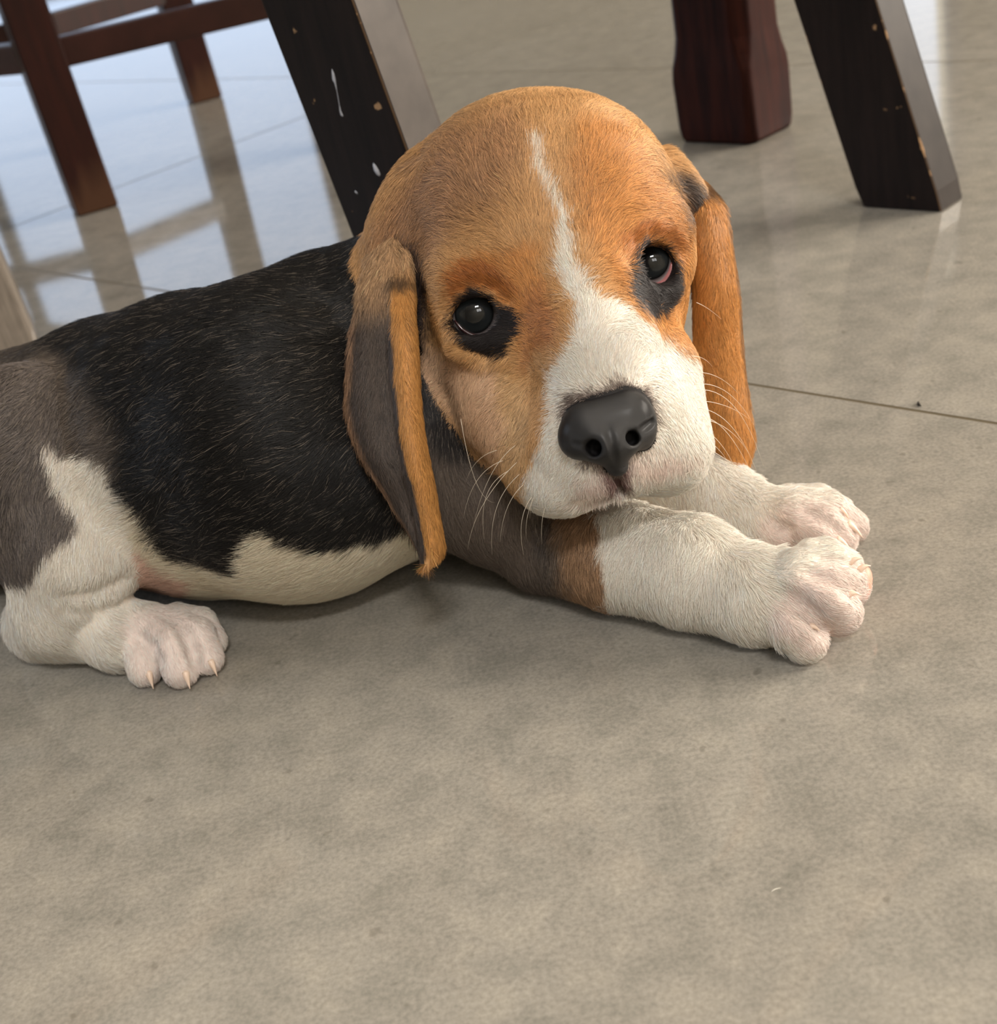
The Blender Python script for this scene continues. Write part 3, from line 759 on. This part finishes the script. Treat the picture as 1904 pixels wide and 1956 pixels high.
pup = empty('puppy', G(500, 1000), 'tricolour beagle puppy lying on the tiled floor, long ears drooping, head tilted', 'dog')
nb0 = len(SV); parts_v = [SV]; parts_q = [SQ]; off = nb0
for V_, Q_, U_ in EARS: parts_v.append(V_); parts_q.append(Q_ + off); off += len(V_)
AV = np.concatenate(parts_v); AQ = np.concatenate(parts_q)
AV[:, 2] = np.maximum(AV[:, 2], .0006)
GRP = np.concatenate([groups_of(SV)] + [np.full(len(e_[0]), 6 + i) for i, e_ in enumerate(EARS)])
EUV = np.concatenate([np.zeros((nb0, 3))] + [e_[2] for e_ in EARS])
def full_coat(p, g, uv, jit=0.):
    c = np.zeros((len(p), 3)); z = np.zeros(len(p)); m = g < 6
    c[m], z[m] = coat(p[m], g[m], jit)
    for w_ in (0, 1):
        q = g == 6 + w_
        if q.any(): c[q], z[q] = earcoat(uv[q], w_)
    return c, z
VC, VZ = full_coat(AV, GRP, EUV)
_nd = np.full(len(AV), 1.); _nm = np.linalg.norm(AV - NC, axis=1) < .03
def nose_d(p): return np.min([sdf1(p, q) for q in NP if q[6] > 0], 0)
_nd[_nm] = nose_d(AV[_nm]); VC[_nd < .0012] = c3(22, 18, 18)
_ed = np.min([np.linalg.norm(AV - c, axis=1) for c in EYE], 0); VC[_ed < ER + .0014] = c3(30, 22, 22)
me = bpy.data.meshes.new('body'); me.vertices.add(len(AV)); me.vertices.foreach_set('co', (AV - np.array(pup.location)).ravel().astype(np.float32))
me.loops.add(AQ.size); me.loops.foreach_set('vertex_index', AQ.ravel().astype(np.int32))
me.polygons.add(len(AQ)); me.polygons.foreach_set('loop_start', np.arange(0, AQ.size, 4, dtype=np.int32)); me.polygons.foreach_set('loop_total', np.full(len(AQ), 4, dtype=np.int32))
me.update(calc_edges=True); me.polygons.foreach_set('use_smooth', np.ones(len(AQ), bool))
a_ = me.attributes.new('coat', 'FLOAT_COLOR', 'POINT'); a_.data.foreach_set('color', np.concatenate([VC, np.ones((len(VC), 1))], 1).ravel().astype(np.float32))
skinm, k_ = attr_mat('puppy_skin', .6, .3)
me.materials.append(skinm); body = bpy.data.objects.new('body', me); COL.objects.link(body); body.parent = pup

# ---- fur: short strands combed over the skin
def combf(px, py, g, nm):
    A = COMB[nm]; d = np.zeros((len(px), 2)); ws = np.zeros(len(px))
    for (x, y, dx, dy) in A:
        w_ = 1 / ((px - x) ** 2 + (py - y) ** 2 + 900.) ** 1.5; l_ = math.hypot(dx, dy)
        d[:, 0] += w_ * dx / l_; d[:, 1] += w_ * dy / l_; ws += w_
    return d / ws[:, None]
COMB = {
 'torso': [(100, 700, -.9, .35), (300, 620, -.95, .2), (500, 560, -.97, .1), (640, 520, -.9, .3), (700, 600, -.8, .6), (300, 800, -.9, .35), (500, 760, -.95, .3), (640, 760, -.85, .5), (500, 950, -.85, .5),
           (350, 980, -.8, .55), (600, 1080, -.9, .4), (450, 1110, -.85, .4), (760, 900, -.6, .8), (860, 800, -.3, .95), (900, 960, -.1, 1), (0, 850, -.8, .6), (60, 1000, -.4, .9)],
 'head': [(1040, 290, -.1, -1), (1080, 450, -.2, -1), (1130, 600, -.25, -1), (1160, 700, -.1, -1), (1040, 190, 0, -1), (900, 300, -.6, -.7), (820, 400, -.9, -.1), (1180, 280, .5, -.7), (1260, 380, .9, -.1),
          (960, 540, -.5, -.8), (880, 510, -.9, -.4), (840, 560, -.9, .2), (1190, 470, .5, -.8), (1250, 430, .8, -.4), (1305, 520, .7, .6), (820, 680, -.6, .7), (900, 740, -.6, .8), (960, 680, -.8, .5), (1020, 650, -.8, -.2),
          (1000, 800, -.7, .6), (960, 880, -.5, .8), (1060, 900, -.5, .8), (1060, 780, -.9, .2), (1080, 700, -.8, -.4), (1240, 640, .9, .1), (1290, 700, .8, .5), (1310, 800, .7, .6), (1270, 880, .5, .8), (1200, 680, .5, -.6), (1180, 940, .1, 1), (760, 400, -.5, .8), (740, 480, -.2, 1), (1340, 380, .5, .8), (1300, 320, .8, .3), (1190, 560, .5, .1), (930, 700, -.5, .8), (1240, 610, .6, .6)],
 'near_fore': [(860, 850, .1, 1), (950, 960, .1, 1), (1020, 1040, .15, 1), (1100, 1050, -.05, 1), (1200, 1080, -.12, 1), (1300, 1100, -.05, 1), (1400, 1130, .2, 1), (1480, 1120, .8, .4), (1560, 1070, 1, .1), (1500, 1200, .7, .8), (1600, 1140, 1, .3)],
 'far_fore': [(1200, 920, .3, .9), (1320, 940, .4, .9), (1420, 980, .6, .7), (1540, 980, 1, .3), (1620, 1010, .9, .7)],
 'hind': [(50, 850, -.5, .8), (160, 880, -.1, 1), (60, 1000, 0, 1), (180, 1000, 0, 1), (150, 1100, -.1, 1), (80, 1180, .3, .9), (200, 1220, .8, .5), (280, 1230, .5, .85), (350, 1230, .4, .9), (400, 1220, .6, .7)],
 'far_hind': [(0, 1060, .8, .5)],
}
def make_fur(count):
    tri = AV[AQ]; nrm = np.cross(tri[:, 2] - tri[:, 0], tri[:, 3] - tri[:, 1]); ar = np.linalg.norm(nrm, axis=1) / 2 + 1e-15; fn = nrm / (2 * ar[:, None])
    vn = np.zeros_like(AV)
    for j in range(4):
        for k in range(3): vn[:, k] += np.bincount(AQ[:, j], nrm[:, k], len(AV))
    vn /= np.linalg.norm(vn, axis=1)[:, None] + 1e-12
    cen = tri.mean(1); gq = GRP[AQ[:, 0]]
    facing = -(fn * unit(cen - CAM) if 0 else (fn * ((cen - CAM) / np.linalg.norm(cen - CAM, axis=1)[:, None]))).sum(1)
    dens = np.array([1.0, 1.7, 1.25, 1.25, 1.15, 1., 1.7, 1.7])[gq] * np.where(facing > -.15, 1., .30)
    # bare places: eyes, nose, pads, inside the far ear side
    dens[cen[:, 2] < .0022] = 0
    hid = np.zeros(len(cen), bool)                                       # roots buried where ear and head overlap
    pr = ar * dens; pr /= pr.sum()
    f = rng.choice(len(AQ), count, p=pr); u, v = rng.random(count), rng.random(count)
    w4 = np.stack([(1 - u) * (1 - v), u * (1 - v), u * v, (1 - u) * v], 1)
    p = (tri[f] * w4[:, :, None]).sum(1); n = (vn[AQ[f]] * w4[:, :, None]).sum(1); n /= np.linalg.norm(n, axis=1)[:, None]
    g = gq[f]; uv = (EUV[AQ[f]] * w4[:, :, None]).sum(1)
    de = np.min([np.linalg.norm(p - c, axis=1) for c in EYE], 0)
    dn = np.full(len(p), 1.); q_ = np.linalg.norm(p - NC, axis=1) < .03; dn[q_] = nose_d(p[q_])
    ok = (de > ER + .0010) & (dn > .0004)
    p, n, g, uv, de, dn = p[ok], n[ok], g[ok], uv[ok], de[ok], dn[ok]; m = len(p)
    x, y = proj(p); d2 = np.zeros((m, 2)); 
    for k, nm in enumerate(GN):
        q = g == k
        if q.any(): d2[q] = combf(x[q], y[q], g[q], nm)
    d2[g == 6] = (.12, 1); d2[g == 7] = (.10, 1)
    t = d2[:, :1] * RI - d2[:, 1:] * UP
    # strands on the crown and back run away from the viewer where the surface turns away
    t = t + .0 * n
    t += .22 * np.stack([sn(p, 330, 11), sn(p, 330, 12), sn(p, 330, 13)], 1) + .13 * rng.normal(size=(m, 3))
    t -= (t * n).sum(1)[:, None] * n; t /= np.linalg.norm(t, axis=1)[:, None] + 1e-9
    L = np.array([.0068, .0048, .0052, .0046, .0052, .005, .0046, .0046])[g]
    L = np.where((g == 1), np.clip(.0026 + .0019 * (np.hypot(x - 1150, y - 740) / 330), .0028, .0056), L)
    L = np.where((g == 2) & (x > 1480), .0025, L); L = np.where((g == 3) & (x > 1440), .0024, L); L = np.where((g == 4) & (x > 220) & (y > 1150), .0024, L)
    near_eye = np.clip((de - ER) / .012, 0, 1); L = L * (.42 + .58 * near_eye); L = L * np.clip(.35 + dn / .006, 0, 1)
    edge = (g == 6) & (uv[:, 0] < .06) | (g == 7) & (uv[:, 0] > .94); L = np.where(edge, L * 1.35, L)
    L = L * rng.uniform(.65, 1.2, m)
    lift = np.array([.24, .24, .28, .28, .28, .28, .22, .22])[g] * rng.uniform(.5, 1.5, m)
    lift = np.where(near_eye < 1, lift * .7, lift)
    K = 4; pts = np.zeros((m, K, 3))
    for k in range(K):
        s_ = k / (K - 1); pts[:, k] = p + L[:, None] * (t * s_ + n * (lift * (s_ - .45 * s_ * s_))[:, None]) - n * (.0003 * (k == 0))
    pts[:, :, 2] = np.maximum(pts[:, :, 2], .0005)
    col, gz = full_coat(p, g, uv, 5.)
    # grizzle: single dark or pale strands among the others
    r = rng.random(m); lum = col.mean(1)
    br = np.exp(rng.normal(size=m) * (.10 + .38 * gz)); col = col * br[:, None]
    pale = (r < .024 + .24 * gz) & (lum < .25) & (g != 1) & (g < 6); col[pale] = col[pale] * .3 + lin((140, 128, 116)) * .7
    dk = (r > .965 - .12 * gz) & (g != 3); col[dk] = col[dk] * .35
    wh = lum > .6; col[wh & dk] = col[wh & dk] * 2.2
    col = np.clip(col, .004, .92)
    cu = bpy.data.hair_curves.new('fur'); cu.add_curves([K] * m)
    cu.points.foreach_set('position', (pts - np.array(pup.location)).ravel().astype(np.float32))
    rad = np.tile(np.array([.000056, .000054, .000045, .000016]), m) * np.repeat(rng.uniform(.8, 1.2, m), K)
    ra = cu.attributes.get('radius') or cu.attributes.new('radius', 'FLOAT', 'POINT'); ra.data.foreach_set('value', rad.astype(np.float32))
    ca = cu.attributes.new('coat', 'FLOAT_COLOR', 'CURVE'); ca.data.foreach_set('color', np.concatenate([col, np.ones((m, 1))], 1).ravel().astype(np.float32))
    na = cu.attributes.new('rootn', 'FLOAT_VECTOR', 'CURVE'); na.data.foreach_set('vector', n.ravel().astype(np.float32))
    fm, k = attr_mat('fur', .45, .3); k.b.inputs['Sheen Weight'].default_value = .0
    rn = k.n('ShaderNodeAttribute', attribute_name='rootn').outputs['Vector']; gn = k.n('ShaderNodeNewGeometry').outputs['Normal']
    a = k.n('ShaderNodeVectorMath', {0: rn, 1: (1.6, 1.6, 1.6)}, operation='MULTIPLY').outputs[0]
    b = k.n('ShaderNodeVectorMath', {0: a, 1: gn}, operation='ADD').outputs[0]
    k.link(k.n('ShaderNodeVectorMath', {0: b}, operation='NORMALIZE').outputs[0], 'Normal')
    cu.materials.append(fm)
    o = bpy.data.objects.new('fur', cu); COL.objects.link(o); o.parent = body; o['kind'] = 'stuff'
    print('fur', m)
if FUR: make_fur(STRANDS)

# ---- eyes
def eye(c, gx, gy, name='eye'):
    """eyeball whose pole looks at the picture point gx, gy"""
    tgt = P(gx, gy, np.dot(c - CAM, FW) - ER); zz = unit(tgt - c); xx = unit(np.cross(zz, UP)); yy = np.cross(zz, xx)
    V, Fc = [], []; nr, ns = 30, 48
    for i in range(nr + 1):
        a = pi * (i / nr) ** 1.2
        for j in range(ns):
            b = 2 * pi * j / ns; r = ER * (1 + .04 * math.exp(-(a / .5) ** 2))
            V.append(r * (sin(a) * cos(b) * xx + sin(a) * sin(b) * yy + cos(a) * zz))
    for i in range(nr):
        for j in range(ns):
            k2 = (j + 1) % ns; Fc.append((i * ns + j, (i + 1) * ns + j, (i + 1) * ns + k2, i * ns + k2))
    o = mesh_obj(name, np.array(V), Fc, eyem, pup, True); o.location = Vector(c) - pup.location
    at = o.data.attributes.new('ang', 'FLOAT', 'POINT'); at.data.foreach_set('value', np.repeat(pi * (np.arange(nr + 1) / nr) ** 1.2, ns).astype(np.float32))
    return o
eyem = mat('eyeball', (40, 40, 40), .5, .1); k = N(eyem); ang = k.n('ShaderNodeAttribute', attribute_name='ang').outputs['Fac']
tex = k.n('ShaderNodeTexNoise', {'Scale': 900., 'Detail': 3.}).outputs[0]
base = k.ramp(k.math('DIVIDE', k.math('ADD', ang, k.math('MULTIPLY', k.math('SUBTRACT', tex, .5), .05)), 1.2),
              [(.0, lin((6, 6, 8))), (.20, lin((7, 8, 9))), (.30, lin((30, 33, 35))), (.43, lin((38, 41, 42))), (.50, lin((16, 14, 14))), (.57, lin((150, 140, 140))), (.68, lin((214, 204, 202))), (1., lin((214, 150, 146)))])
k.link(base, 'Base Color'); eyem.node_tree.nodes['Principled BSDF'].inputs['Coat Weight'].default_value = 1; eyem.node_tree.nodes['Principled BSDF'].inputs['Coat Roughness'].default_value = .015
eyes = [eye(EYE[0], 904, 599), eye(EYE[1], 1240, 495)]
def tube(name, pts, r, m, parent, ns=8, taper=None):
    pts = np.asarray(pts, float); rings = []
    for i, p in enumerate(pts):
        t = unit(pts[min(i + 1, len(pts) - 1)] - pts[max(i - 1, 0)]); a = unit(np.cross(t, UP + .01 * RI)); b = np.cross(t, a)
        rr = r * (taper(i / (len(pts) - 1)) if taper else 1)
        rings.append(np.array([p + rr * (cos(2 * pi * j / ns) * a + sin(2 * pi * j / ns) * b) for j in range(ns)]))
    V, Fc = loft(rings)
    return mesh_obj(name, V - np.array(pup.location), Fc, m, parent, True)
def onball(c, x, y, lift):
    d = ray(x, y); o = CAM - c; b = o @ d; q = d @ d; disc = b * b - q * (o @ o - (ER + lift) ** 2)
    if disc < 0: t = -b / q
    else: t = (-b - disc ** .5) / q
    return CAM + t * d
pinkm = mat('wet_lid_rim', (206, 132, 132), .18, .5, **{'Coat Weight': .8}); darkrim = mat('dark_lid_rim', (62, 34, 36), .2, .5, **{'Coat Weight': .8})
def rim(c, arc, m, r=.0007, lift=.0004):
    pts = [onball(c, x, y, lift) for x, y in arc]; pts = cat(pts, 24); o = tube('eyelid_rim', pts, r, m, pup, taper=lambda t: .35 + .65 * sin(pi * t) ** .5); return o
rim(EYE[1], [(1209, 540), (1225, 547), (1248, 547), (1268, 538), (1280, 520), (1284, 500)], pinkm, .0010)
rim(EYE[0], [(868, 612), (884, 630), (905, 641), (928, 641), (948, 630), (958, 615)], darkrim)

NV, NQ = mesh_sdf(NP, .00032, .001)
nosem = mat('nose_leather', (38, 36, 38), .45, .35, **{'Coat Weight': .12, 'Coat Roughness': .25}); k = N(nosem)
vo = k.n('ShaderNodeTexVoronoi', {'Scale': 1700.}).outputs['Distance']
k.link(k.n('ShaderNodeBump', {'Strength': .45, 'Distance': .0003, 'Height': vo}).outputs[0], 'Normal')
k.link(k.ramp(vo, [(0., lin((34, 32, 34))), (.8, lin((14, 13, 14)))]), 'Base Color')
nose = mesh_obj('nose', NV - np.array(pup.location), NQ, nosem, pup, True)

# ---- toe pads of the near forepaw, turned up where the toes spread
padm = mat('paw_pad_skin', (232, 158, 138), .45, .4)
def pad(c, R_, r):
    V, Fc = [], []
    for i in range(13):
        for j in range(18):
            a, b = pi * i / 12, 2 * pi * j / 18; q = np.array([sin(a) * cos(b), sin(a) * sin(b), cos(a)]); q = np.sign(q) * np.abs(q) ** .85
            V.append(np.asarray(c) + (q * np.array(r)) @ R_)
    for i in range(12):
        for j in range(18): k2 = (j + 1) % 18; Fc.append((i * 18 + j, (i + 1) * 18 + j, (i + 1) * 18 + k2, i * 18 + k2))
    V = np.array(V); V[:, 2] = np.maximum(V[:, 2], .0006)
    mesh_obj('paw_pad', V - np.array(pup.location), Fc, padm, pup, True)
pad(G(1639, 1116, .0115), tilt(radians(-10)), (.0042, .0068, .0055))
pad(G(1617, 1177, .0085), tilt(radians(-35)), (.0040, .0058, .0050))
pad(G(1552, 1224, .0055), tilt(radians(20)), (.0048, .0036, .0040))
pad(G(284, 1292, .0030), tilt(0), (.0036, .0028, .0030)); pad(G(347, 1293, .0030), tilt(0), (.0044, .0030, .0034))
# ---- claws and whiskers
clawm = mat('claw_horn', (234, 208, 188), .3, .5)
for (bx, by), (tx, ty), r in [((284, 1284), (293, 1316), .0015), ((354, 1284), (363, 1316), .0015), ((402, 1262), (415, 1292), .0014), ((413, 1226), (420, 1248), .0010),
        ((1622, 1076), (1648, 1067), .0010), ((1640, 1090), (1663, 1081), .0012), ((1620, 1136), (1644, 1137), .0011), ((1546, 1196), (1566, 1206), .0011),
        ((1618, 1000), (1648, 1028), .0014), ((1598, 1030), (1626, 1053), .0014), ((1604, 972), (1622, 992), .0010)]:
    q = trace(bx, by)
    if q is None: continue
    dq = depth_of(q); a = P(bx, by, dq + .0008); b = P(tx, ty, dq - .0002)
    if b[2] < .0008: b = G(tx, ty, .0008)

    pts = [a + (b - a) * t + np.array([0, 0, .0007]) * sin(pi * t) for t in np.linspace(0, 1, 7)]
    tube('claw', pts, r, clawm, pup, taper=lambda t: max(.12, 1 - t ** 1.5))
whm = mat('whisker', (238, 226, 206), .35, .5); whd = mat('dark_whisker', (60, 44, 36), .4, .5)
def whisker(p0, p1, p2, d0, d1, r=.000095, m=None):
    a, b, c = P(*p0, d0), P(*p1, (d0 + d1) / 2 - .004), P(*p2, d1)
    pts = [(1 - t) ** 2 * a + 2 * t * (1 - t) * b + t * t * c for t in np.linspace(0, 1, 14)]
    tube('whisker', pts, r, m or whm, pup, 5, taper=lambda t: 1 - .8 * t)
WH = [((1318, 712), (1370, 705), (1410, 752), .44), ((1325, 735), (1390, 722), (1440, 812), .44), ((1330, 745), (1410, 735), (1458, 890), .435), ((1332, 765), (1390, 768), (1430, 800), .44),
      ((1335, 780), (1400, 785), (1445, 900), .436), ((1338, 795), (1395, 800), (1450, 940), .436), ((1340, 800), (1400, 810), (1432, 870), .436), ((1345, 820), (1385, 845), (1408, 905), .438),
      ((1345, 840), (1375, 850), (1400, 900), .438), ((1340, 850), (1395, 880), (1447, 920), .438), ((1322, 680), (1345, 680), (1360, 700), .445), ((1330, 578), (1350, 585), (1378, 610), .455),
      ((990, 880), (905, 960), (893, 1050), .44), ((1000, 900), (930, 950), (940, 1060), .44), ((985, 850), (930, 890), (905, 1000), .44), ((1000, 925), (960, 960), (955, 1035), .44),
      ((1015, 950), (985, 990), (1000, 1060), .438), ((960, 880), (900, 900), (885, 990), .445), ((970, 900), (910, 930), (925, 1030), .442), ((1030, 930), (1000, 980), (1005, 1030), .438),
      ((1050, 945), (1030, 985), (1035, 1040), .437), ((950, 860), (905, 870), (890, 920), .447), ((1040, 900), (1010, 960), (1012, 990), .436), ((1090, 930), (1080, 965), (1085, 985), .433),
      ((1060, 745), (1000, 740), (950, 752), .438), ((880, 800), (905, 960), (945, 960), .45)]
for p0, p1, p2, d in WH: whisker(p0, p1, p2, d, d + (.012 if p2[0] < 1100 else .022))
for p0, p1, p2, d in [((978, 848), (955, 850), (935, 862), .444), ((985, 870), (960, 880), (945, 895), .443), ((1175, 460), (1190, 400), (1255, 365), .445), ((1180, 470), (1215, 420), (1275, 400), .445), ((1185, 480), (1225, 440), (1285, 430), .447)]:
    whisker(p0, p1, p2, d, d + .004, .00006, whd)

# small things on the floor
crm = mat('dark_crumb', (40, 34, 26), .7); lm = mat('pale_lint', (232, 226, 214), .7)
def crumb(px, py, l, r, ang, m, name, label, cat_):
    c = G(px, py, r); a = np.array([cos(ang), sin(ang), 0]); pts = [c + a * l * (t - .5) + np.array([0, 0, 0]) + rot2(a, pi / 2) * l * .12 * sin(3 * t) for t in np.linspace(0, 1, 8)]
    rings = []
    for i, p in enumerate(pts):
        t_ = unit(pts[min(i + 1, 7)] - pts[max(i - 1, 0)]); s_ = np.cross(t_, ZUP); rr = r * max(.25, sin(pi * (i + .6) / 8.2))
        rings.append(np.array([p + rr * (cos(2 * pi * j / 7) * s_ + sin(2 * pi * j / 7) * ZUP) for j in range(7)]))
    V, Fc = loft(rings); o = mesh_obj(name, V, Fc, m, None, True); o['label'] = label; o['category'] = cat_; return o
crumb(1757, 771, .005, .0006, radians(80), crm, 'crumb', 'tiny dark crumb on the floor beyond the tile joint, right of the ear', 'crumb')
crumb(1482, 1700, .0028, .00012, radians(10), lm, 'lint_thread', 'tiny pale lint thread on bare floor in front of the puppy', 'lint')
